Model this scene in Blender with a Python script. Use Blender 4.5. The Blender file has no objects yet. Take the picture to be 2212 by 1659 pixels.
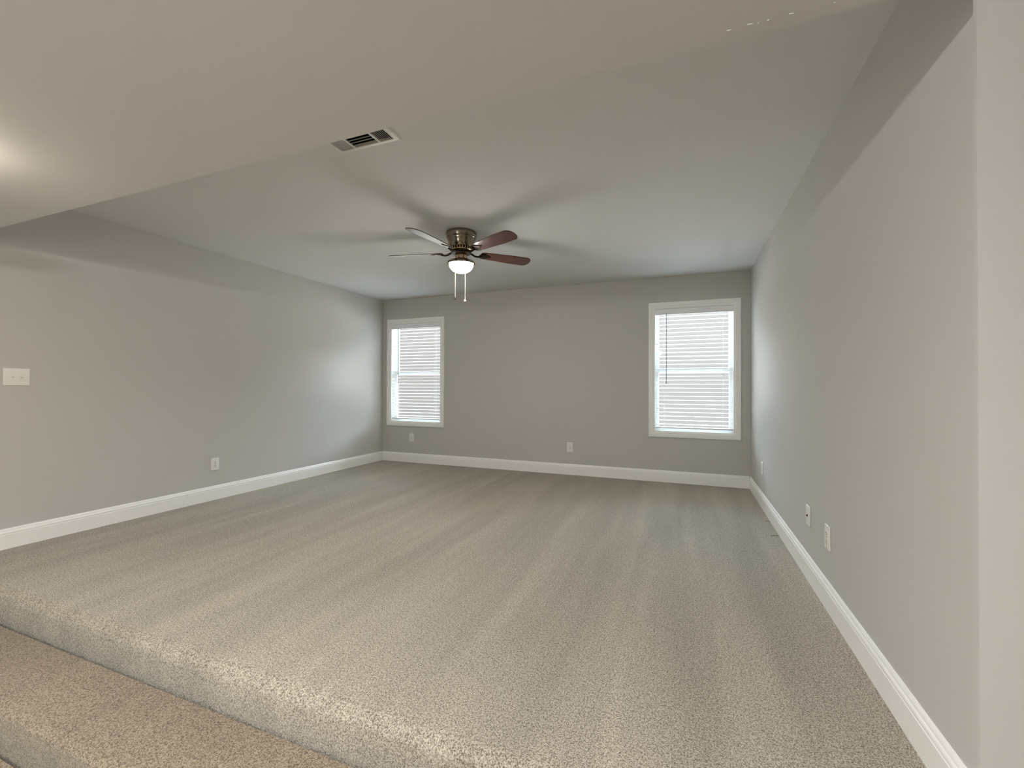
import bpy, bmesh, math, random
from mathutils import Vector, Matrix
random.seed(7)
SC = bpy.context.scene
COL = SC.collection
PI = math.pi

# ------------------------------------------------------------------ camera
HC = 1.1135                       # eye height above the carpet of the raised room
F_PX = 951.37                     # focal length in pixels of a 2212 px wide frame
YAW, PITCH, ROLL = 0.375496, 0.008344, 0.004299
_s, _c = math.sin(YAW), math.cos(YAW)
F0, R0, U0 = Vector((-_s, _c, 0)), Vector((_c, _s, 0)), Vector((0, 0, 1))
FW = F0 * math.cos(PITCH) + U0 * math.sin(PITCH)
U2 = U0 * math.cos(PITCH) - F0 * math.sin(PITCH)
RT = R0 * math.cos(ROLL) + U2 * math.sin(ROLL)
UP = U2 * math.cos(ROLL) - R0 * math.sin(ROLL)
cam_data = bpy.data.cameras.new('camera')
cam = bpy.data.objects.new('camera', cam_data)
COL.objects.link(cam)
cam_data.sensor_fit = 'HORIZONTAL'
cam_data.sensor_width = 36.0
cam_data.lens = F_PX / 2212 * 36.0
cam_data.clip_start = 0.02
m3 = Matrix((RT, UP, -FW)).transposed()
cam.matrix_world = Matrix.Translation((0, 0, HC)) @ m3.to_4x4()
SC.camera = cam

# ------------------------------------------------------------------ room sizes (metres)
XL, XR, YB, HT = -4.317, 0.677, 5.549, 2.44     # left wall, right wall, back wall, ceiling of the raised room
XN = 2.2                                         # right wall of the near room, out of the picture
XC, YC = 0.6125, 1.306                           # corner of the wall that closes the opening on the right
YH, ZH = 1.32, 2.058                             # far edge and height of the low near ceiling
YN = -3.2                                        # wall behind the photographer
RISE = 0.18
T = 0.15                                         # wall thickness
W1 = (-4.228, -3.236, 0.535, 2.137)              # outer edges of the window casings
W2 = (-0.415, 0.578, 0.535, 2.137)
CAS = 0.058                                      # casing width
W3 = (-2.8, -1.5, 0.4, 1.7)                      # added window behind the camera, extra daylight for the near room

# ------------------------------------------------------------------ view, sky, exposure
SC.view_settings.view_transform = 'Standard'
SC.view_settings.look = 'None'
SC.view_settings.gamma = 1.0
SC.view_settings.use_curve_mapping = False
SC.view_settings.exposure = 0.88
SC.cycles.use_denoising = True
SC.cycles.max_bounces = 14
SC.cycles.diffuse_bounces = 8
SC.cycles.transparent_max_bounces = 16
SC.cycles.caustics_reflective = False
SC.cycles.caustics_refractive = False

SKY_HIGH, SKY_LOW, GROUND = 31.0, 0.40, 13.5
FAN_LAMP, NEAR_LAMP, REAR_FILL = 80.0, 27.0, 225.0  # lamp strengths; the rear one is an added fill light

world = bpy.data.worlds.new('sky')
SC.world = world
world.use_nodes = True
wn = world.node_tree
wn.nodes.clear()
w_out = wn.nodes.new('ShaderNodeOutputWorld')
w_bg = wn.nodes.new('ShaderNodeBackground')
w_tc = wn.nodes.new('ShaderNodeTexCoord')
w_sep = wn.nodes.new('ShaderNodeSeparateXYZ')
w_map = wn.nodes.new('ShaderNodeMapRange')
w_ramp = wn.nodes.new('ShaderNodeValToRGB')
w_map.inputs['From Min'].default_value = -1
w_map.inputs['From Max'].default_value = 1
wn.links.new(w_tc.outputs['Generated'], w_sep.inputs[0])
wn.links.new(w_sep.outputs['Z'], w_map.inputs['Value'])
wn.links.new(w_map.outputs['Result'], w_ramp.inputs['Fac'])
w_az = wn.nodes.new('ShaderNodeMapRange')          # sky dimmed and tinted pinker to the left, toning the left window's view
w_az.inputs['From Min'].default_value = -0.55
w_az.inputs['From Max'].default_value = -0.15
w_mix = wn.nodes.new('ShaderNodeMix')
w_mix.data_type = 'RGBA'
w_mix.inputs['A'].default_value = (0.82, 0.78, 0.76, 1)
w_mix.inputs['B'].default_value = (1, 1, 1, 1)
w_mul = wn.nodes.new('ShaderNodeVectorMath')
w_mul.operation = 'MULTIPLY'
wn.links.new(w_sep.outputs['X'], w_az.inputs['Value'])
wn.links.new(w_az.outputs['Result'], w_mix.inputs['Factor'])
wn.links.new(w_ramp.outputs['Color'], w_mul.inputs[0])
wn.links.new(w_mix.outputs['Result'], w_mul.inputs[1])
wn.links.new(w_mul.outputs[0], w_bg.inputs['Color'])
wn.links.new(w_bg.outputs[0], w_out.inputs['Surface'])


def sky_stop(elev, strength, col):
    z = math.sin(math.radians(elev))
    return ((z + 1) / 2, tuple(c * strength for c in col) + (1,))


stops = [sky_stop(-40, GROUND, (1.0, 0.97, 0.90)), sky_stop(-12, GROUND * 0.8, (1.0, 0.97, 0.90)),
         sky_stop(-8, SKY_LOW * 0.92, (1.0, 0.98, 0.97)), sky_stop(0, SKY_LOW, (1.0, 0.975, 0.965)),
         sky_stop(12, SKY_LOW * 1.1, (1.0, 0.98, 0.98)), sky_stop(18, SKY_HIGH * 0.7, (0.80, 0.91, 1.0)),
         sky_stop(35, SKY_HIGH, (0.74, 0.88, 1.0)), sky_stop(90, SKY_HIGH * 0.8, (0.66, 0.83, 1.0))]
el = w_ramp.color_ramp.elements
el[0].position, el[0].color = stops[0]
el[1].position, el[1].color = stops[-1]
for p_, c_ in stops[1:-1]:
    e_ = el.new(p_)
    e_.color = c_


# ------------------------------------------------------------------ materials
def lin(v):
    v /= 255.0
    return v / 12.92 if v <= 0.04045 else ((v + 0.055) / 1.055) ** 2.4


def rgb(r, g, b):
    return (lin(r), lin(g), lin(b), 1)


def mat(name, col, rough=0.5, metal=0.0, bump=None, coat=0.0, spec=0.5, vary=None, emit=None):
    """Principled material; bump = (scale, strength, distance), vary = (scale, amount) of slow albedo variation."""
    m = bpy.data.materials.new(name)
    m.use_nodes = True
    nt = m.node_tree
    b = nt.nodes['Principled BSDF']
    b.inputs['Base Color'].default_value = col
    b.inputs['Roughness'].default_value = rough
    b.inputs['Metallic'].default_value = metal
    b.inputs['Specular IOR Level'].default_value = spec
    b.inputs['Coat Weight'].default_value = coat
    tc = nt.nodes.new('ShaderNodeTexCoord')
    if bump:
        n = nt.nodes.new('ShaderNodeTexNoise')
        n.inputs['Scale'].default_value = bump[0]
        n.inputs['Detail'].default_value = 3
        nt.links.new(tc.outputs['Object'], n.inputs['Vector'])
        bp = nt.nodes.new('ShaderNodeBump')
        bp.inputs['Strength'].default_value = bump[1]
        bp.inputs['Distance'].default_value = bump[2]
        nt.links.new(n.outputs['Fac'], bp.inputs['Height'])
        nt.links.new(bp.outputs['Normal'], b.inputs['Normal'])
    if vary:
        n2 = nt.nodes.new('ShaderNodeTexNoise')
        n2.inputs['Scale'].default_value = vary[0]
        nt.links.new(tc.outputs['Object'], n2.inputs['Vector'])
        mr = nt.nodes.new('ShaderNodeMapRange')
        mr.inputs['To Min'].default_value = 1 - vary[1]
        mr.inputs['To Max'].default_value = 1 + vary[1]
        nt.links.new(n2.outputs['Fac'], mr.inputs['Value'])
        mx = nt.nodes.new('ShaderNodeVectorMath')
        mx.operation = 'SCALE'
        mx.inputs[0].default_value = col[:3]
        nt.links.new(mr.outputs['Result'], mx.inputs['Scale'])
        nt.links.new(mx.outputs[0], b.inputs['Base Color'])
    if emit:
        b.inputs['Emission Color'].default_value = emit[0]
        b.inputs['Emission Strength'].default_value = emit[1]
    return m


M = {}
M['wall'] = mat('greige_wall_paint', rgb(189, 187, 182), 0.62, bump=(260, 0.06, 0.002), vary=(0.9, 0.015), spec=0.3)
M['ceil'] = mat('flat_ceiling_paint', rgb(206, 205, 204), 0.9, bump=(200, 0.05, 0.002), vary=(0.8, 0.015), spec=0.15)
M['trim'] = mat('white_semigloss_trim', rgb(236, 235, 231), 0.32, bump=(90, 0.02, 0.001))
M['plate'] = mat('white_plastic_plate', rgb(226, 223, 216), 0.35)
M['slot'] = mat('dark_slot', rgb(58, 54, 50), 0.6)
M['vinyl'] = mat('white_vinyl_sash', rgb(222, 226, 226), 0.4)
M['slat'] = mat('white_blind_slat', rgb(232, 233, 234), 0.42)
M['cord'] = mat('blind_cord', rgb(205, 206, 206), 0.8)
M['wand'] = mat('smoky_plastic_wand', rgb(120, 122, 130), 0.25)
M['nickel'] = mat('antique_nickel', rgb(140, 129, 113), 0.2, metal=1.0, bump=(40, 0.02, 0.001))
M['nickel_dark'] = mat('dark_bronze_metal', rgb(62, 50, 40), 0.35, metal=1.0)
M['brass'] = mat('pale_brass_metal', rgb(196, 174, 142), 0.26, metal=1.0)
M['chain'] = mat('pale_bead_chain', rgb(176, 164, 146), 0.45, metal=0.5)
M['fob'] = mat('dark_chain_fob', rgb(40, 34, 30), 0.4)
M['vent'] = mat('white_enamel_register', rgb(206, 204, 198), 0.4)
M['duct'] = mat('dark_duct_metal', rgb(20, 19, 18), 0.8)
M['hood'] = mat('frosted_lamp_glass', rgb(250, 246, 238), 0.4, emit=(rgb(255, 251, 246), FAN_LAMP))
M['dome'] = mat('frosted_dome_glass', rgb(250, 244, 232), 0.4, emit=(rgb(255, 240, 222), NEAR_LAMP))
M['dome_fill'] = mat('fill_lamp_glass', rgb(250, 248, 244), 0.4, emit=(rgb(255, 253, 251), REAR_FILL))  # glowing glass of the added light behind the camera
M['thread'] = mat('dark_carpet_thread', rgb(66, 62, 66), 0.9)
M['brick'] = mat('outer_render', rgb(170, 160, 150), 0.9)


def glass_material():
    m = bpy.data.materials.new('clear_window_glass')
    m.use_nodes = True
    nt = m.node_tree
    nt.nodes.clear()
    o = nt.nodes.new('ShaderNodeOutputMaterial')
    t = nt.nodes.new('ShaderNodeBsdfTransparent')
    t.inputs['Color'].default_value = (0.94, 0.97, 0.97, 1)
    g = nt.nodes.new('ShaderNodeBsdfGlossy')
    g.inputs['Roughness'].default_value = 0.02
    fr = nt.nodes.new('ShaderNodeFresnel')
    fr.inputs['IOR'].default_value = 1.35
    mx = nt.nodes.new('ShaderNodeMixShader')
    nt.links.new(fr.outputs[0], mx.inputs[0])
    nt.links.new(t.outputs[0], mx.inputs[1])
    nt.links.new(g.outputs[0], mx.inputs[2])
    nt.links.new(mx.outputs[0], o.inputs['Surface'])
    return m


M['glass'] = glass_material()


def wood_material():
    m = bpy.data.materials.new('rosewood_blade')
    m.use_nodes = True
    nt = m.node_tree
    b = nt.nodes['Principled BSDF']
    b.inputs['Roughness'].default_value = 0.3
    b.inputs['Coat Weight'].default_value = 0.5
    b.inputs['Coat Roughness'].default_value = 0.2
    tc = nt.nodes.new('ShaderNodeTexCoord')
    mp = nt.nodes.new('ShaderNodeMapping')
    mp.inputs['Scale'].default_value = (3, 40, 40)
    n = nt.nodes.new('ShaderNodeTexNoise')
    n.inputs['Scale'].default_value = 2
    n.inputs['Detail'].default_value = 5
    r = nt.nodes.new('ShaderNodeValToRGB')
    r.color_ramp.elements[0].position = 0.35
    r.color_ramp.elements[0].color = rgb(46, 24, 18)
    r.color_ramp.elements[1].position = 0.7
    r.color_ramp.elements[1].color = rgb(94, 50, 38)
    nt.links.new(tc.outputs['Object'], mp.inputs['Vector'])
    nt.links.new(mp.outputs[0], n.inputs['Vector'])
    nt.links.new(n.outputs['Fac'], r.inputs['Fac'])
    nt.links.new(r.outputs['Color'], b.inputs['Base Color'])
    return m


M['wood'] = wood_material()


def carpet_material(name, dark, light, seed=0.0, tracks=0.10, rot=0.2):
    """Cut-pile carpet: fine two-tone yarn speckle, lumpy pile bump and broad vacuum tracks where the nap leans."""
    m = bpy.data.materials.new(name)
    m.use_nodes = True
    nt = m.node_tree
    L = nt.links.new
    b = nt.nodes['Principled BSDF']
    b.inputs['Roughness'].default_value = 0.95
    b.inputs['Specular IOR Level'].default_value = 0.1
    b.inputs['Sheen Weight'].default_value = 0.15
    b.inputs['Sheen Roughness'].default_value = 0.6
    tc = nt.nodes.new('ShaderNodeTexCoord')

    def noise(scale, detail, vec, rough=0.5, dist=0.0):
        n = nt.nodes.new('ShaderNodeTexNoise')
        n.inputs['Scale'].default_value = scale
        n.inputs['Detail'].default_value = detail
        n.inputs['Roughness'].default_value = rough
        n.inputs['Distortion'].default_value = dist
        L(vec, n.inputs['Vector'])
        return n.outputs['Fac']

    def mapping(scale, r=0.0, loc=(0, 0, 0)):
        mp = nt.nodes.new('ShaderNodeMapping')
        mp.inputs['Scale'].default_value = scale
        mp.inputs['Rotation'].default_value = (0, 0, r)
        mp.inputs['Location'].default_value = loc
        L(tc.outputs['Object'], mp.inputs['Vector'])
        return mp.outputs[0]

    def math_(op, a, bb):
        n = nt.nodes.new('ShaderNodeMath')
        n.operation = op
        for i, v in enumerate((a, bb)):
            if isinstance(v, (int, float)):
                n.inputs[i].default_value = v
            else:
                L(v, n.inputs[i])
        return n.outputs[0]

    def remap(v, a, bb, c, d):
        n = nt.nodes.new('ShaderNodeMapRange')
        n.inputs['From Min'].default_value = a
        n.inputs['From Max'].default_value = bb
        n.inputs['To Min'].default_value = c
        n.inputs['To Max'].default_value = d
        L(v, n.inputs['Value'])
        return n.outputs['Result']

    base = mapping((1, 1, 1), 0, (seed, seed * 1.7, 0))
    yarn = noise(230, 2.0, base, 0.55, 0.6)
    yarn2 = noise(100, 1.0, base, 0.5)
    mixv = math_('ADD', math_('MULTIPLY', yarn, 0.8), math_('MULTIPLY', yarn2, 0.2))
    ramp = nt.nodes.new('ShaderNodeValToRGB')
    e = ramp.color_ramp.elements
    e[0].position, e[0].color = 0.38, dark
    e[1].position, e[1].color = 0.60, light
    L(mixv, ramp.inputs['Fac'])
    # vacuum tracks: long stripes along the room, with soft wedge ends, plus a few scuffs
    st = noise(1.0, 1.5, mapping((3.4, 0.42, 1), rot, (seed + 3, 1, 0)), 0.5, 0.35)
    st2 = noise(1.0, 1.0, mapping((9.5, 0.7, 1), rot - 0.08, (seed + 7, 2, 0)), 0.5, 0.2)
    sc = noise(1.0, 2.0, mapping((5.0, 4.0, 1), 0.5, (seed, 5, 0)), 0.55)
    t1 = remap(st, 0.38, 0.62, 1 - tracks, 1 + tracks)
    t2 = remap(st2, 0.42, 0.64, 1 - tracks * 0.45, 1 + tracks * 0.5)
    t3 = remap(sc, 0.62, 0.74, 1.0, 1 + tracks * 0.8)
    k = math_('MULTIPLY', math_('MULTIPLY', t1, t2), t3)
    sc_ = nt.nodes.new('ShaderNodeVectorMath')
    sc_.operation = 'SCALE'
    L(ramp.outputs['Color'], sc_.inputs[0])
    L(k, sc_.inputs['Scale'])
    L(sc_.outputs[0], b.inputs['Base Color'])
    bp = nt.nodes.new('ShaderNodeBump')
    bp.inputs['Strength'].default_value = 0.55
    bp.inputs['Distance'].default_value = 0.006
    L(mixv, bp.inputs['Height'])
    L(bp.outputs['Normal'], b.inputs['Normal'])
    return m


M['carpet'] = carpet_material('beige_cut_pile_carpet', rgb(94, 85, 73), rgb(184, 174, 158), 0.0, 0.075, 0.22)


# ------------------------------------------------------------------ mesh helpers
def link(name, bm, m, parent=None, smooth=False, loc=None):
    bmesh.ops.recalc_face_normals(bm, faces=bm.faces)
    me = bpy.data.meshes.new(name)
    bm.to_mesh(me)
    bm.free()
    me.materials.append(M[m] if isinstance(m, str) else m)
    if smooth:
        for p in me.polygons:
            p.use_smooth = True
    o = bpy.data.objects.new(name, me)
    COL.objects.link(o)
    if parent is not None:
        o.parent = parent
    if loc is not None:
        o.location = loc
    return o


def empty(name, loc, rot=(0, 0, 0)):
    o = bpy.data.objects.new(name, None)
    o.empty_display_size = 0.05
    COL.objects.link(o)
    o.location = loc
    o.rotation_euler = rot
    return o


def tag(o, label=None, cat=None, group=None, kind=None):
    if label:
        o['label'] = label
    if cat:
        o['category'] = cat
    if group:
        o['group'] = group
    if kind:
        o['kind'] = kind
    return o


def sharp(o, angle=35):
    """Smooth shading that keeps edges sharper than angle."""
    me = o.data
    for p in me.polygons:
        p.use_smooth = True
    bm = bmesh.new()
    bm.from_mesh(me)
    for e in bm.edges:
        if len(e.link_faces) == 2 and e.calc_face_angle(0) > math.radians(angle):
            e.smooth = False
    bm.to_mesh(me)
    bm.free()
    return o


def add_box(bm, x0, x1, y0, y1, z0, z1, bevel=0.0, seg=2, mtx=None):
    r = bmesh.ops.create_cube(bm, size=1.0)
    vs = r['verts']
    for v in vs:
        v.co = Vector(((x0 + x1) / 2 + v.co.x * (x1 - x0), (y0 + y1) / 2 + v.co.y * (y1 - y0),
                       (z0 + z1) / 2 + v.co.z * (z1 - z0)))
    if mtx is not None:
        for v in vs:
            v.co = mtx @ v.co
    if bevel > 0:
        es = list({e for v in vs for e in v.link_edges})
        bmesh.ops.bevel(bm, geom=es, offset=bevel, segments=seg, profile=0.5, affect='EDGES')


def add_lathe(bm, prof, n=48, center=(0, 0, 0)):
    """prof: list of (radius, z) from top to bottom."""
    cx, cy, cz = center
    rings = []
    for r, z in prof:
        if r < 1e-6:
            rings.append([bm.verts.new((cx, cy, cz + z))])
        else:
            rings.append([bm.verts.new((cx + r * math.cos(2 * PI * i / n), cy + r * math.sin(2 * PI * i / n), cz + z))
                          for i in range(n)])
    for a, b in zip(rings, rings[1:]):
        for i in range(n):
            j = (i + 1) % n
            if len(a) == 1 and len(b) == 1:
                continue
            if len(a) == 1:
                bm.faces.new((a[0], b[i], b[j]))
            elif len(b) == 1:
                bm.faces.new((a[i], a[j], b[0]))
            else:
                bm.faces.new((a[i], a[j], b[j], b[i]))


def add_tube(bm, pts, r, n=8):
    pts = [Vector(p) for p in pts]
    rings = []
    for i, p in enumerate(pts):
        d = (pts[min(i + 1, len(pts) - 1)] - pts[max(i - 1, 0)]).normalized()
        a = d.orthogonal().normalized() if abs(d.z) > 0.9 else d.cross(Vector((0, 0, 1))).normalized()
        b = d.cross(a).normalized()
        rings.append([bm.verts.new(p + (a * math.cos(2 * PI * k / n) + b * math.sin(2 * PI * k / n)) * r)
                      for k in range(n)])
    for A, B in zip(rings, rings[1:]):
        for k in range(n):
            j = (k + 1) % n
            bm.faces.new((A[k], A[j], B[j], B[k]))
    bm.faces.new(rings[0][::-1])
    bm.faces.new(rings[-1])


def grid_solid(bm, xs, ys, zs, filled):
    """Watertight solid from grid cells; only faces on the surface are made."""
    nx, ny, nz = len(xs) - 1, len(ys) - 1, len(zs) - 1
    V = {}

    def v(i, j, k):
        if (i, j, k) not in V:
            V[(i, j, k)] = bm.verts.new((xs[i], ys[j], zs[k]))
        return V[(i, j, k)]

    def f(i, j, k):
        return 0 <= i < nx and 0 <= j < ny and 0 <= k < nz and filled(i, j, k)
    for i in range(nx):
        for j in range(ny):
            for k in range(nz):
                if not f(i, j, k):
                    continue
                c = {(a, b, d): v(i + a, j + b, k + d) for a in (0, 1) for b in (0, 1) for d in (0, 1)}
                if not f(i - 1, j, k):
                    bm.faces.new((c[0, 0, 0], c[0, 0, 1], c[0, 1, 1], c[0, 1, 0]))
                if not f(i + 1, j, k):
                    bm.faces.new((c[1, 0, 0], c[1, 1, 0], c[1, 1, 1], c[1, 0, 1]))
                if not f(i, j - 1, k):
                    bm.faces.new((c[0, 0, 0], c[1, 0, 0], c[1, 0, 1], c[0, 0, 1]))
                if not f(i, j + 1, k):
                    bm.faces.new((c[0, 1, 0], c[0, 1, 1], c[1, 1, 1], c[1, 1, 0]))
                if not f(i, j, k - 1):
                    bm.faces.new((c[0, 0, 0], c[0, 1, 0], c[1, 1, 0], c[1, 0, 0]))
                if not f(i, j, k + 1):
                    bm.faces.new((c[0, 0, 1], c[1, 0, 1], c[1, 1, 1], c[0, 1, 1]))


def add_prism(bm, prof, axis, a, b):
    """Extrude a closed 2-D profile. axis 'x': prof is (y, z); axis 'y': prof is (x, z)."""
    def P(t, u, w):
        return (t, u, w) if axis == 'x' else (u, t, w)
    A = [bm.verts.new(P(a, u, w)) for u, w in prof]
    B = [bm.verts.new(P(b, u, w)) for u, w in prof]
    n = len(prof)
    for i in range(n):
        j = (i + 1) % n
        bm.faces.new((A[i], A[j], B[j], B[i]))
    bm.faces.new(A[::-1])
    bm.faces.new(B)


# ------------------------------------------------------------------ the setting
def structure(name, bm, m, label, smooth=False):
    o = link(name, bm, m, None, smooth)
    return tag(o, label, None, None, 'structure')


def hole(w):
    return (w[0] + CAS, w[1] - CAS, w[2] + CAS, w[3] - CAS)


H1, H2 = hole(W1), hole(W2)
bm = bmesh.new()
xs = [XL - T, H1[0], H1[1], H2[0], H2[1], XR + T]
zs = [-0.6, H1[2], H1[3], HT + 0.2]
grid_solid(bm, xs, [YB, YB + T], zs, lambda i, j, k: not (k == 1 and i in (1, 3)))
structure('wall_back', bm, 'wall', 'greige back wall with two windows')

bm = bmesh.new()
add_box(bm, XL - T, XL, YN - T, YB, -0.6, HT + 0.2)
structure('wall_left', bm, 'wall', 'long plain greige wall on the left')
bm = bmesh.new()
add_box(bm, XR, XR + T, YH, YB, -0.6, HT + 0.2)
structure('wall_right', bm, 'wall', 'plain greige wall on the right, beyond the opening')
bm = bmesh.new()
grid_solid(bm, [XC, XR + 0.0006, XN + T], [YC, YH - 0.001, YH + T], [-0.6, HT + 0.2], lambda i, j, k: j == 0 or i == 1)
structure('wall_corner', bm, 'wall', 'greige wall closing the opening at the right edge of the picture')
bm = bmesh.new()
add_box(bm, XN, XN + T, YN - T, YC, -0.6, HT + 0.2)
structure('wall_near_right', bm, 'wall', 'greige right wall of the near room, out of the picture')
bm = bmesh.new()
grid_solid(bm, [XL - T, W3[0], W3[1], XN], [YN - T, YN], [-0.6, W3[2], W3[3], HT + 0.2],
           lambda i, j, k: not (i == 1 and k == 1))
structure('wall_near', bm, 'wall', 'greige wall behind the photographer')

# main ceiling with the duct hole of the register
VX0, VX1, VY0, VY1 = -1.815, -1.410, 1.757, 1.957
bm = bmesh.new()
grid_solid(bm, [XL, VX0 + 0.022, VX1 - 0.022, XR], [YH, VY0 + 0.022, VY1 - 0.022, YB], [HT, HT + 0.2],
           lambda i, j, k: not (i == 1 and j == 1))
structure('ceiling', bm, 'ceil', 'flat painted ceiling of the raised room with the fan')

# low near ceiling / header with a few lumps of dried texture near its far edge
bm = bmesh.new()
add_box(bm, XL, XN, YN, YH, ZH, HT + 0.2)
for (lx, ly, sx, sy, ang) in ((0.1542, 1.2787, 0.013, 0.0035, 0.15), (0.1736, 1.2816, 0.0035, 0.003, 0), (0.1965, 1.2813, 0.005, 0.004, 0.4), (0.1058, 1.2805, 0.01, 0.003, 0.1), (0.2472, 1.28, 0.011, 0.003, 0.2), (0.3378, 1.2809, 0.005, 0.003, 0.6)):
    r = bmesh.ops.create_uvsphere(bm, u_segments=12, v_segments=8, radius=1.0)
    for v in r['verts']:
        p = Vector((v.co.x * sx * 0.6, v.co.y * sy * 0.6, v.co.z * 0.0022))
        v.co = Matrix.Rotation(ang, 3, 'Z') @ p + Vector((lx, ly, ZH))
structure('ceiling_near', bm, 'ceil', 'lower ceiling above the steps, ending in a straight header edge')


# carpeted floor, step and lower floor: cross sections with rounded nosings
def step_profile(y_far, y_nose, z, rise, r=0.055):
    p = [(y_far, z)]
    for i in range(9):
        a = PI / 2 * i / 8
        p.append((y_nose + r - r * math.sin(a), z - r + r * math.cos(a)))
    p += [(y_nose + 0.001, z - rise + 0.016), (y_nose + 0.007, z - rise + 0.004), (y_nose + 0.008, z - rise - 0.025),
          (y_nose + 0.2, z - rise - 0.03), (y_far, z - rise - 0.06)]
    return p


Y1, Y2 = 1.212, 0.895
bm = bmesh.new()
add_prism(bm, step_profile(YB, Y1, 0.0, RISE), 'x', XL, XN)
structure('floor', bm, 'carpet', 'beige carpet of the raised room with rounded step edge', True)
sharp(bpy.data.objects['floor'], 40)
M['carpet_step'] = carpet_material('tan_cut_pile_carpet', rgb(80, 66, 51), rgb(158, 144, 122), 4.0, 0.06, 0.1)
bm = bmesh.new()
add_prism(bm, step_profile(Y1 - 0.005, Y2, -RISE, RISE, 0.03), 'x', XL, XN)
structure('floor_step', bm, 'carpet_step', 'tan carpeted step below the raised room')
sharp(bpy.data.objects['floor_step'], 40)
bm = bmesh.new()
add_box(bm, XL, XN, YN, Y2 - 0.005, -2 * RISE - 0.1, -2 * RISE)
structure('floor_near', bm, 'carpet_step', 'tan carpet at the foot of the steps')


bm = bmesh.new()
add_box(bm, XL - T, XR + T, YN - T, YB + T, -0.75, -0.56)  # unseen slab added to stop sky light leaking through the step gap
structure('floor_light_seal', bm, 'brick', 'added slab below the carpets that keeps sky light out')


# baseboards
def base_profile(at, sgn):
    pr = [(0, -0.004), (0.0165, -0.004), (0.0165, 0.096), (0.0145, 0.0985), (0.0145, 0.1015), (0.0160, 0.104), (0.0160, 0.111),
          (0.0135, 0.1165), (0.0105, 0.1195), (0.0105, 0.1225), (0.0085, 0.130), (0.004, 0.1365), (0, 0.137)]
    return [(at + sgn * d, z) for d, z in pr]


for nm, ax, at, sg, a, b, lb in (('baseboard_left', 'y', XL, 1, 1.30, YB, 'white moulded baseboard along the left wall'),
                                 ('baseboard_right', 'y', XR, -1, YH - 0.001, YB, 'white moulded baseboard along the right wall'),
                                 ('baseboard_corner', 'x', YC, -1, XC, XN, 'white moulded baseboard of the wall right of the opening'),
                                 ('baseboard_back', 'x', YB, -1, XL + 0.0165, XR - 0.0165, 'white moulded baseboard under the two windows')):
    bm = bmesh.new()
    add_prism(bm, base_profile(at, sg), ax, a, b)
    sharp(structure(nm, bm, 'trim', lb), 30)


# ------------------------------------------------------------------ windows
def frame_ring(bm, x0, x1, z0, z1, w, y0, y1, bevel=0.0):
    """Picture frame of four mitred-looking bars as one closed ring."""
    prof = [(0, y0), (w, y0), (w, y1), (0, y1)]
    rings = []
    for cx, cz, sx, sz in ((x0, z0, 1, 1), (x1, z0, -1, 1), (x1, z1, -1, -1), (x0, z1, 1, -1)):
        rings.append([bm.verts.new((cx + sx * d, y, cz + sz * d)) for d, y in prof])
    for q in range(4):
        A, B = rings[q], rings[(q + 1) % 4]
        for i in range(4):
            j = (i + 1) % 4
            bm.faces.new((A[i], A[j], B[j], B[i]))
    if bevel:
        es = [e for e in bm.edges if e.is_manifold and e.calc_face_angle(0) > 1.0]
        bmesh.ops.bevel(bm, geom=es, offset=bevel, segments=2, profile=0.5, affect='EDGES')


def casing_ring(bm, x0, x1, z0, z1, y):
    """Moulded casing: profile of (distance inwards, projection into the room)."""
    prof = [(0, 0), (0, 0.018), (0.006, 0.020), (0.036, 0.017), (0.040, 0.013), (0.044, 0.013), (0.048, 0.015), (CAS, 0.012), (CAS, 0)]
    rings = []
    for cx, cz, sx, sz in ((x0, z0, 1, 1), (x1, z0, -1, 1), (x1, z1, -1, -1), (x0, z1, 1, -1)):
        rings.append([bm.verts.new((cx + sx * d, y - p, cz + sz * d)) for d, p in prof])
    n = len(prof)
    for q in range(4):
        A, B = rings[q], rings[(q + 1) % 4]
        for i in range(n):
            j = (i + 1) % n
            bm.faces.new((A[i], A[j], B[j], B[i]))


def make_window(n, w, label):
    h = hole(w)
    cx = (w[0] + w[1]) / 2
    root = empty('window_%d' % n, (0, 0, 0))
    tag(root, label, None, None, 'structure')
    bm = bmesh.new()
    casing_ring(bm, w[0], w[1], w[2], w[3], YB)
    sharp(link('casing', bm, 'trim', root), 25)
    bm = bmesh.new()
    frame_ring(bm, h[0], h[1], h[2], h[3], 0.014, YB - 0.002, YB + T + 0.01)
    link('jamb', bm, 'trim', root)
    x0, x1, z0, z1 = h[0] + 0.014, h[1] - 0.014, h[2] + 0.014, h[3] - 0.014
    zm = 1.318
    for nm, a, b, ya in (('lower_sash', z0, zm + 0.02, YB + 0.088), ('upper_sash', zm - 0.02, z1, YB + 0.118)):
        bm = bmesh.new()
        frame_ring(bm, x0, x1, a, b, 0.040, ya, ya + 0.028, 0.003)
        s = link(nm, bm, 'vinyl', root)
        bm = bmesh.new()
        add_box(bm, x0 + 0.036, x1 - 0.036, ya + 0.012, ya + 0.016, a + 0.036, b - 0.036)
        link('pane', bm, 'glass', s)
    # sky portal: only tells the renderer where daylight comes in
    ld = bpy.data.lights.new('sky_portal', 'AREA')
    ld.shape = 'RECTANGLE'
    ld.size, ld.size_y = h[1] - h[0], h[3] - h[2]
    ld.cycles.is_portal = True
    lo = bpy.data.objects.new('sky_portal', ld)
    COL.objects.link(lo)
    lo.location = (cx, YB + T + 0.03, (h[2] + h[3]) / 2)
    lo.rotation_euler = (-PI / 2, 0, 0)
    return x0, x1, z0, z1


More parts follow.
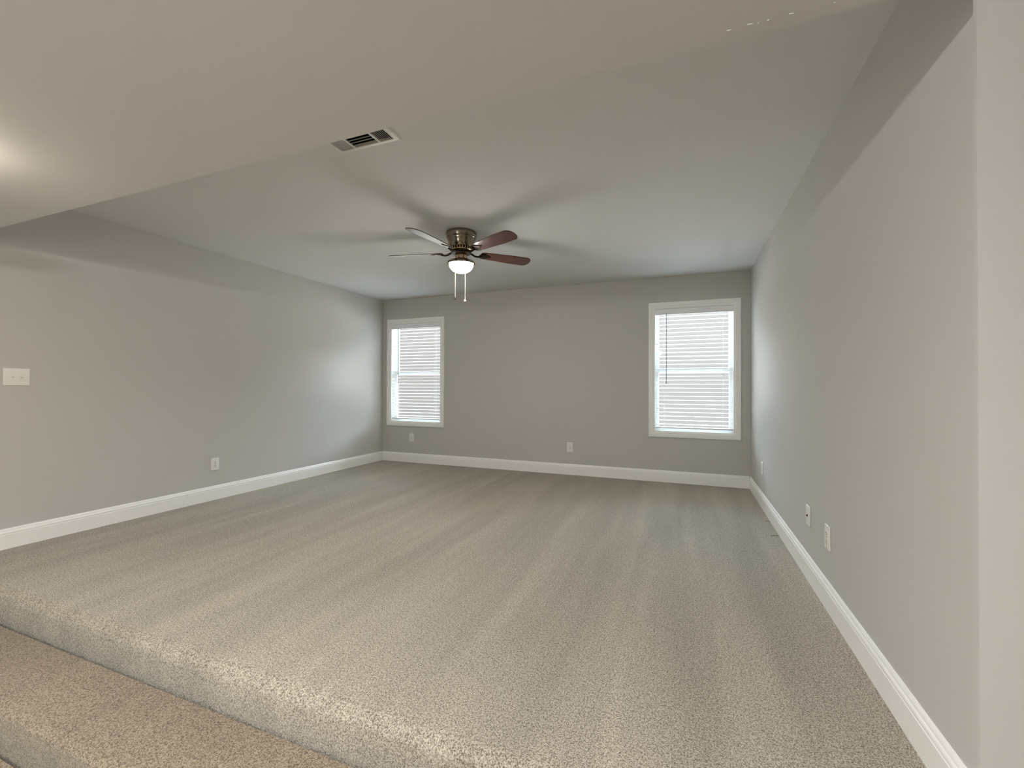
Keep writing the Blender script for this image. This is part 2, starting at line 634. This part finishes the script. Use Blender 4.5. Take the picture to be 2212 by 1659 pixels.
def make_blind(x0, x1, z0, z1, label):
    """Two-inch slat blind hung inside the window opening, slats open."""
    yb0, yb1 = YB + 0.012, YB + 0.062
    root = empty('window_blind', ((x0 + x1) / 2, YB + 0.037, z0))
    tag(root, label, 'blind', 'slatted window blinds')
    off = Vector(root.location)

    def part(nm, bm, m, par=root):
        for v in bm.verts:
            v.co -= off
        return link(nm, bm, m, par)
    a, b = x0 + 0.004, x1 - 0.004
    bm = bmesh.new()
    add_box(bm, a, b, yb0, yb1, z1 - 0.052, z1 - 0.002)
    part('headrail', bm, 'slat')
    bm = bmesh.new()
    add_prism(bm, [(yb0 - 0.012, z1 - 0.074), (yb0 - 0.003, z1 - 0.074), (yb0 - 0.003, z1 - 0.002), (yb0 - 0.009, z1 - 0.002),
                   (yb0 - 0.013, z1 - 0.010), (yb0 - 0.010, z1 - 0.018), (yb0 - 0.010, z1 - 0.058), (yb0 - 0.014, z1 - 0.066)],
              'x', a - 0.002, b + 0.002)
    part('valance', bm, 'slat')
    top, bot = z1 - 0.095, z0 + 0.078
    n = 28
    bm = bmesh.new()
    zs_ = []
    for i in range(n):
        z = top - (top - bot) * i / (n - 1) if n > 1 else top
        zs_.append(z)
        prof = []
        hw, th, tilt = 0.0245, 0.0028, math.radians(1)
        for k in range(7):
            u = -hw + 2 * hw * k / 6
            prof.append((u, 0.0025 * (1 - (u / hw) ** 2) + th / 2))
        for k in range(6, -1, -1):
            u = -hw + 2 * hw * k / 6
            prof.append((u, 0.0025 * (1 - (u / hw) ** 2) - th / 2))
        pr = [((yb0 + yb1) / 2 + u * math.cos(tilt) - w * math.sin(tilt), z + u * math.sin(tilt) + w * math.cos(tilt)) for u, w in prof]
        add_prism(bm, pr, 'x', a + 0.003, b - 0.003)
    part('slats', bm, 'slat')
    bm = bmesh.new()
    zr = bot - 0.040
    add_box(bm, a + 0.002, b - 0.002, yb0 + 0.001, yb1 - 0.001, zr - 0.009, zr + 0.009, 0.004)
    part('bottom_rail', bm, 'slat')
    for cx in (a + 0.10, b - 0.10):
        bm = bmesh.new()
        for yy in (yb0 - 0.0015, yb1 + 0.0015):
            add_tube(bm, [(cx, yy, z1 - 0.05), (cx, yy, zr)], 0.0011, 6)
        for z in zs_:
            add_tube(bm, [(cx, yb0 - 0.0015, z - 0.0045), (cx, yb1 + 0.0015, z - 0.0045)], 0.0008, 4)
        part('ladder_cord', bm, 'cord')
    bm = bmesh.new()
    wx = a + 0.125
    wz = z1 - 0.06
    add_tube(bm, [(wx, yb0 - 0.016, wz), (wx, yb0 - 0.018, wz - 0.02), (wx, yb0 - 0.019, wz - 0.80)], 0.0042, 6)
    add_tube(bm, [(wx, yb0 - 0.019, wz - 0.80), (wx, yb0 - 0.019, wz - 0.84)], 0.0055, 8)
    part('tilt_wand', bm, 'wand')
    return root


e1 = make_window(1, W1, 'white cased window at the left end of the back wall')
e2 = make_window(2, W2, 'white cased window at the right end of the back wall')
make_blind(*e1, 'white slatted blind in the left window, beside the left wall')
make_blind(*e2, 'white slatted blind in the right window, beside the right wall')

# unseen window made up to light the near room from behind
root = empty('window_3', (0, 0, 0))
tag(root, 'added unseen window behind the photographer for extra daylight', None, None, 'structure')
bm = bmesh.new()
frame_ring(bm, W3[0], W3[1], W3[2], W3[3], 0.06, YN - 0.12, YN + 0.01)
link('window_frame', bm, 'trim', root)
bm = bmesh.new()
add_box(bm, W3[0] + 0.05, W3[1] - 0.05, YN - 0.08, YN - 0.074, W3[2] + 0.05, W3[3] - 0.05)
link('pane', bm, 'glass', root)
ld = bpy.data.lights.new('sky_portal', 'AREA')
ld.shape = 'RECTANGLE'
ld.size, ld.size_y = W3[1] - W3[0], W3[3] - W3[2]
ld.cycles.is_portal = True
lo = bpy.data.objects.new('sky_portal', ld)
COL.objects.link(lo)
lo.location = ((W3[0] + W3[1]) / 2, YN - T - 0.03, (W3[2] + W3[3]) / 2)
lo.rotation_euler = (PI / 2, 0, 0)

# ------------------------------------------------------------------ ceiling fan
FX, FY = -1.792, 3.345
fan = empty('ceiling_fan', (FX, FY, HT))
tag(fan, 'flush-mounted ceiling fan with five rosewood blades and a lit bowl lamp', 'ceiling fan')
bm = bmesh.new()
add_lathe(bm, [(0, 0), (0.126, 0), (0.131, -0.004), (0.131, -0.030), (0.128, -0.036), (0.129, -0.040), (0.127, -0.046), (0.128, -0.050),
               (0.124, -0.056), (0.124, -0.060), (0.119, -0.070), (0.112, -0.095), (0.105, -0.118), (0.098, -0.130), (0.088, -0.134),
               (0.0, -0.134)], 64)
sharp(link('motor_housing', bm, 'nickel', fan), 28)
# vented band of radial fins under the housing
bm = bmesh.new()
add_lathe(bm, [(0, -0.130), (0.070, -0.130), (0.066, -0.158), (0, -0.158)], 40)
link('vent_core', bm, 'nickel_dark', fan)
bm = bmesh.new()
for i in range(26):
    a = 2 * PI * i / 26
    mt = Matrix.Rotation(a, 4, 'Z')
    add_box(bm, 0.060, 0.094, -0.0035, 0.0035, -0.152, -0.132, 0.0, 1, mt)
add_lathe(bm, [(0.060, -0.150), (0.090, -0.150), (0.086, -0.156), (0.060, -0.156)], 40)
link('vent_fins', bm, 'brass', fan)
bm = bmesh.new()
add_lathe(bm, [(0, -0.156), (0.084, -0.156), (0.086, -0.160), (0.086, -0.174), (0.080, -0.180), (0, -0.180)], 48)
sharp(link('flywheel', bm, 'nickel_dark', fan), 30)
bm = bmesh.new()
add_lathe(bm, [(0, -0.178), (0.050, -0.178), (0.052, -0.182), (0.052, -0.226), (0.056, -0.232), (0.070, -0.238), (0.070, -0.243), (0, -0.243)], 48)
sharp(link('switch_housing', bm, 'brass', fan), 30)
kit = None
bm = bmesh.new()
add_lathe(bm, [(0, -0.240), (0.085, -0.240), (0.104, -0.246), (0.116, -0.254), (0.119, -0.261), (0.119, -0.270), (0.114, -0.274), (0.104, -0.272), (0.104, -0.262), (0, -0.262)], 64)
kit = sharp(link('lamp_fitter', bm, 'nickel', fan), 30)
bm = bmesh.new()
prof = []
for i in range(15):
    t = PI / 2 * i / 14
    prof.append((0.1035 * math.cos(t) ** 0.85 if i < 14 else 0.0, -0.265 - 0.080 * math.sin(t)))
add_lathe(bm, [(0, -0.264)] + prof, 48)
link('lamp_bowl', bm, 'hood', fan, True)
# five blades, each with its iron
bb = bmesh.new()
n_ = 96
r0, r1 = 0.175, 0.660
outl = []
for i in range(n_ + 1):
    t = i / n_
    x = r0 + (r1 - r0) * t
    w = 0.050 + 0.018 * min(1, t * 1.6)
    if t > 0.86:
        q = (t - 0.86) / 0.14
        w *= math.sqrt(max(0.0, 1 - q ** 2.6)) * 0.97 + 0.03
    if t < 0.06:
        w *= 0.72 + 0.28 * math.sqrt(t / 0.06)
    outl.append((x, w))
loop = [(x, w) for x, w in outl] + [(x, -w) for x, w in reversed(outl)]
up_ = [bb.verts.new((x, y, 0.003)) for x, y in loop]
dn_ = [bb.verts.new((x, y, -0.003)) for x, y in loop]
bb.faces.new(up_)
bb.faces.new(dn_[::-1])
for i in range(len(loop)):
    j = (i + 1) % len(loop)
    bb.faces.new((up_[i], up_[j], dn_[j], dn_[i]))
BT = math.radians(-13)
bmesh.ops.transform(bb, matrix=Matrix.Rotation(BT, 4, 'X'), verts=bb.verts)
blade0 = link('blade', bb, 'wood', fan)
bi = bmesh.new()
# iron: an arm from the flywheel that dips, then forks into a scrolled plate under the blade root
add_tube(bi, [(0.074, 0, 0.004), (0.098, 0, -0.003), (0.122, 0, -0.016), (0.150, 0, -0.018), (0.180, 0, -0.011)], 0.0085, 10)
pl = [(0.165, 0.010), (0.178, 0.030), (0.196, 0.040), (0.222, 0.036), (0.240, 0.022), (0.262, 0.012), (0.275, 0.0)]
pl = pl + [(x, -y) for x, y in reversed(pl[:-1])]
rt = Matrix.Rotation(BT, 4, 'X')
u = [bi.verts.new(rt @ Vector((x, y, -0.0035))) for x, y in pl]
d = [bi.verts.new(rt @ Vector((x, y, -0.0090))) for x, y in pl]
bi.faces.new(u)
bi.faces.new(d[::-1])
for i in range(len(pl)):
    j = (i + 1) % len(pl)
    bi.faces.new((u[i], u[j], d[j], d[i]))
for sx, sy in ((0.200, 0.022), (0.200, -0.022), (0.250, 0.0)):
    r = bmesh.ops.create_uvsphere(bi, u_segments=10, v_segments=6, radius=0.006)
    for v in r['verts']:
        v.co = rt @ (Vector((v.co.x, v.co.y, v.co.z * 0.5)) + Vector((sx, sy, -0.0095)))
iron0 = sharp(link('blade_bracket', bi, 'nickel_dark', blade0), 40)
BLADE_A = math.radians(191)
for k in range(5):
    if k == 0:
        b_ = blade0
    else:
        b_ = blade0.copy()
        COL.objects.link(b_)
        b_.parent = fan
        i_ = iron0.copy()
        COL.objects.link(i_)
        i_.parent = b_
    b_.location = (0, 0, -0.170)
    b_.rotation_euler = (0, 0, BLADE_A + k * 2 * PI / 5)


# pull chains hang from the switch housing, beside the bowl
def pull_chain(dx, dy, z_end, fob_kind):
    bm = bmesh.new()
    z = -0.232
    pts = []
    # out over the fitter rim, then straight down
    R = math.hypot(dx, dy)
    ux, uy = dx / R, dy / R
    z0 = -0.236
    path = [(0.054, -0.212), (0.085, -0.226), (0.112, -0.240), (R, -0.262)]
    for (a, za), (b, zb) in zip(path, path[1:]):
        k = max(2, int(math.hypot(b - a, zb - za) / 0.0045))
        for i in range(k):
            t = i / k
            pts.append(Vector((ux * (a + (b - a) * t), uy * (a + (b - a) * t), za + (zb - za) * t)))
    z = -0.262
    while z > z_end:
        pts.append(Vector((dx, dy, z)))
        z -= 0.0046
    for p in pts:
        r = bmesh.ops.create_icosphere(bm, subdivisions=1, radius=0.0024)
        for v in r['verts']:
            v.co += p
    add_tube(bm, [Vector((dx, dy, -0.262)), Vector((dx, dy, z_end - 0.002))], 0.0009, 5)
    c = link('pull_chain', bm, 'chain', fan, True)
    bm = bmesh.new()
    if fob_kind == 'bell':
        add_lathe(bm, [(0, 0.004), (0.004, 0.0), (0.005, -0.006), (0.0065, -0.012), (0.0065, -0.028), (0.003, -0.032), (0, -0.032)], 16, (dx, dy, z_end))
        f = link('chain_fob', bm, 'fob', c, True)
        f['label'] = 'dark barrel fob'
    else:
        add_lathe(bm, [(0, 0.003), (0.006, -0.001), (0.011, -0.008), (0.0125, -0.015), (0.011, -0.022), (0.006, -0.028), (0, -0.030)], 20, (dx, dy, z_end))
        f = link('chain_fob', bm, 'chain', c, True)
        f['label'] = 'pale ball fob'


pull_chain(-0.098, 0.075, -0.525, 'bell')
pull_chain(-0.024, 0.121, -0.548, 'ball')

# ------------------------------------------------------------------ lamp of the near room (hangs just left of the picture)
lamp = empty('ceiling_light', (-2.75, 0.58, ZH))
tag(lamp, 'round frosted flush light on the low near ceiling above the steps', 'ceiling light')
bm = bmesh.new()
add_lathe(bm, [(0, 0), (0.085, 0), (0.088, -0.006), (0.080, -0.020), (0.030, -0.026), (0.030, -0.036), (0, -0.036)], 48)
sharp(link('lamp_pan', bm, 'nickel', lamp), 30)
bm = bmesh.new()
prof = [(0, -0.034)]
for i in range(17):
    t = -PI / 2 * 0.55 + PI / 2 * 1.55 * i / 16
    prof.append((0.165 * math.cos(t) if i < 16 else 0.0, -0.052 - (0.050 if t > 0 else 0.020) * math.sin(t)))
add_lathe(bm, prof, 48)
link('lamp_dome', bm, 'dome', lamp, True)
bm = bmesh.new()
add_lathe(bm, [(0.0, -0.100), (0.008, -0.101), (0.010, -0.107), (0.005, -0.115), (0, -0.117)], 16)
link('finial', bm, 'nickel', lamp, True)
fill_lamp = lamp.copy()  # unseen second fixture, added to light the walls and steps from behind
COL.objects.link(fill_lamp)
for ch in list(lamp.children):
    c_ = ch.copy()
    COL.objects.link(c_)
    c_.parent = fill_lamp
    if c_.name.startswith('lamp_dome'):
        c_.data = c_.data.copy()
        c_.data.materials[0] = M['dome_fill']
fill_lamp.location = (-0.75, -0.6, ZH)
fill_lamp['label'] = 'added round fill light on the low ceiling behind the photographer'

# ------------------------------------------------------------------ ceiling register
reg = empty('air_vent', ((VX0 + VX1) / 2, (VY0 + VY1) / 2, HT))
tag(reg, 'white three-way air register in the ceiling beside the header edge', 'air vent')
hx, hy = (VX1 - VX0) / 2, (VY1 - VY0) / 2
bm = bmesh.new()
ring = [(0, 0.0), (0.001, -0.004), (0.006, -0.009), (0.026, -0.012), (0.030, -0.010), (0.030, 0.0)]
rs = []
for sx, sy in ((-1, -1), (1, -1), (1, 1), (-1, 1)):
    rs.append([bm.verts.new((sx * (hx - d), sy * (hy - d), z)) for d, z in ring])
for q in range(4):
    A, B = rs[q], rs[(q + 1) % 4]
    for i in range(len(ring)):
        j = (i + 1) % len(ring)
        bm.faces.new((A[i], A[j], B[j], B[i]))
for dx in (-0.082, 0.082):
    add_box(bm, dx - 0.006, dx + 0.006, -hy + 0.028, hy - 0.028, -0.011, -0.004)
sharp(link('flange', bm, 'vent', reg), 25)
for nm, x0, x1, tl in (('left_louvres', -hx + 0.032, -0.090, 10), ('right_louvres', 0.090, hx - 0.032, -42)):
    bm = bmesh.new()
    k = 7
    for i in range(k):
        x = x0 + (x1 - x0) * (i + 0.5) / k
        mt = Matrix.Translation((x, 0, -0.0045)) @ Matrix.Rotation(math.radians(tl), 4, 'Y')
        add_box(bm, -0.0008, 0.0008, -hy + 0.029, hy - 0.029, -0.0062, 0.0062, 0, 1, mt)
    link('louvres', bm, 'vent', reg)
bm = bmesh.new()
k = 6
for i in range(k):
    y = -hy + 0.033 + (2 * hy - 0.066) * (i + 0.5) / k
    mt = Matrix.Translation((0, y, -0.0045)) @ Matrix.Rotation(math.radians(-44), 4, 'X')
    add_box(bm, -0.076, 0.076, -0.0008, 0.0008, -0.009, 0.009, 0, 1, mt)
link('louvres', bm, 'vent', reg)
bm = bmesh.new()
# duct boot: open box above the louvres
ix, iy = hx - 0.0225, hy - 0.0225
for (a, b, c, d_) in ((-ix, -ix + 0.002, -iy, iy), (ix - 0.002, ix, -iy, iy), (-ix, ix, -iy, -iy + 0.002), (-ix, ix, iy - 0.002, iy)):
    add_box(bm, a, b, c, d_, 0.008, 0.18)
add_box(bm, -ix, ix, -iy, iy, 0.176, 0.18)
link('duct_boot', bm, 'duct', reg)


# ------------------------------------------------------------------ outlets, switch and cable plate
# built facing -y (wall behind at y = 0), then turned onto their wall
def plate_mesh(w, h):
    bm = bmesh.new()
    add_box(bm, -w / 2, w / 2, -0.006, 0.0, -h / 2, h / 2, 0.0028, 3)
    return bm


def place(o, x, y, z, wall):
    o.location = (x, y, z)
    o.rotation_euler = (0, 0, {'back': 0, 'left': PI / 2, 'right': -PI / 2}[wall])


def make_outlet(label):
    root = empty('wall_outlet', (0, 0, 0))
    tag(root, label, 'outlet', 'white duplex outlets low on the walls')
    sharp(link('cover_plate', plate_mesh(0.080, 0.122), 'plate', root), 40)
    for s in (1, -1):
        bm = bmesh.new()
        cz = s * 0.0195
        # rounded receptacle face, flat top and bottom
        pts = []
        for i in range(32):
            a = 2 * PI * i / 32
            pts.append((0.0172 * math.cos(a), max(-0.0142, min(0.0142, 0.0172 * math.sin(a)))))
        f = [bm.verts.new((x, -0.0082, cz + z)) for x, z in pts]
        g = [bm.verts.new((x * 1.03, -0.0045, cz + z * 1.03)) for x, z in pts]
        bm.faces.new(f)
        bm.faces.new(g[::-1])
        for i in range(32):
            j = (i + 1) % 32
            bm.faces.new((f[i], f[j], g[j], g[i]))
        rc = link('receptacle', bm, 'plate', root)
        bm = bmesh.new()
        add_box(bm, -0.0078, -0.0050, -0.0086, -0.007, cz - 0.0012, cz + 0.0075)
        add_box(bm, 0.0048, 0.0078, -0.0086, -0.007, cz - 0.0002, cz + 0.0070)
        add_lathe(bm, [(0, 0.0008), (0.0032, 0.0008), (0.0032, -0.0008), (0, -0.0008)], 12, (0, 0, 0))
        bm.verts.ensure_lookup_table()
        for v in bm.verts[-26:]:
            v.co = Vector((v.co.x, -0.0078 + v.co.z, cz - 0.0075 + v.co.y))
        link('socket_slots', bm, 'slot', rc)
    bm = bmesh.new()
    r = bmesh.ops.create_uvsphere(bm, u_segments=12, v_segments=8, radius=0.0036)
    for v in r['verts']:
        v.co = Vector((v.co.x, -0.006 + v.co.y * 0.4, v.co.z))
    link('cover_screw', bm, 'nickel', root)
    return root


def copy_tree(o, parent=None):
    c = o.copy()
    COL.objects.link(c)
    if parent is not None:
        c.parent = parent
    for ch in list(o.children):
        copy_tree(ch, c)
    return c


outlet0 = make_outlet('white duplex outlet low on the left wall')
spots = [(XL, 2.972, 0.349, 'left', None),
         (-3.787, YB, 0.367, 'back', 'white duplex outlet on the back wall below the left window'),
         (-1.383, YB, 0.353, 'back', 'white duplex outlet in the middle of the back wall'),
         (XR, 2.688, 0.358, 'right', 'white duplex outlet on the right wall nearest the camera'),
         (XR, 4.752, 0.360, 'right', 'white outlet on the right wall close to the back corner')]
for i, (x, y, z, w, lb) in enumerate(spots):
    o = outlet0 if i == 0 else copy_tree(outlet0)
    if lb:
        o['label'] = lb
    place(o, x, y, z, w)

cab = empty('cable_plate', (0, 0, 0))
tag(cab, 'white wall plate with one dark cable jack on the right wall', 'wall plate')
sharp(link('cover_plate', plate_mesh(0.078, 0.118), 'plate', cab), 40)
bm = bmesh.new()
add_lathe(bm, [(0, 0), (0.0065, 0), (0.0065, 0.004), (0.0048, 0.004), (0.0048, 0.007), (0, 0.007)], 12)
for v in bm.verts:
    v.co = Vector((v.co.x, -0.005 - v.co.z, v.co.y))
link('cable_jack', bm, 'nickel_dark', cab)
for s in (1, -1):
    bm = bmesh.new()
    r = bmesh.ops.create_uvsphere(bm, u_segments=10, v_segments=6, radius=0.003)
    for v in r['verts']:
        v.co = Vector((v.co.x, -0.006 + v.co.y * 0.4, v.co.z + s * 0.042))
    link('cover_screw', bm, 'plate', cab)
place(cab, XR, 3.070, 0.366, 'right')

sw = empty('light_switch', (0, 0, 0))
tag(sw, 'white double toggle switch plate on the left wall at the picture edge', 'light switch')
sharp(link('cover_plate', plate_mesh(0.134, 0.119), 'plate', sw), 40)
for s in (-1, 1):
    bm = bmesh.new()
    add_box(bm, s * 0.023 - 0.006, s * 0.023 + 0.006, -0.0068, -0.005, -0.013, 0.013)
    hs = link('toggle_slot', bm, 'plate', sw)
    bm = bmesh.new()
    mt = Matrix.Translation((s * 0.023, -0.006, 0.0)) @ Matrix.Rotation(math.radians(-28 if s < 0 else 28), 4, 'X')
    add_box(bm, -0.0042, 0.0042, -0.013, 0.002, -0.0052, 0.0052, 0.001, 2, mt)
    link('toggle', bm, 'plate', sw)
    for q in (1, -1):
        bm = bmesh.new()
        r = bmesh.ops.create_uvsphere(bm, u_segments=10, v_segments=6, radius=0.003)
        for v in r['verts']:
            v.co = Vector((v.co.x + s * 0.023, -0.006 + v.co.y * 0.4, v.co.z + q * 0.030))
        link('cover_screw', bm, 'plate', sw)
place(sw, XL, 1.580, 1.173, 'left')

# ------------------------------------------------------------------ loose threads on the carpet by the right baseboard
for pts, lb in (([(0.658, 3.850), (0.642, 3.853), (0.622, 3.842), (0.602, 3.824)], 'dark loose thread on the carpet by the right baseboard, nearer one'),
                ([(0.659, 4.232), (0.645, 4.244), (0.628, 4.249)], 'dark loose thread on the carpet by the right baseboard, farther one')):
    bm = bmesh.new()
    add_tube(bm, [(x, y, 0.0012) for x, y in pts], 0.0014, 6)
    tag(link('carpet_thread', bm, 'thread', None, True), lb, 'thread', 'loose carpet threads')
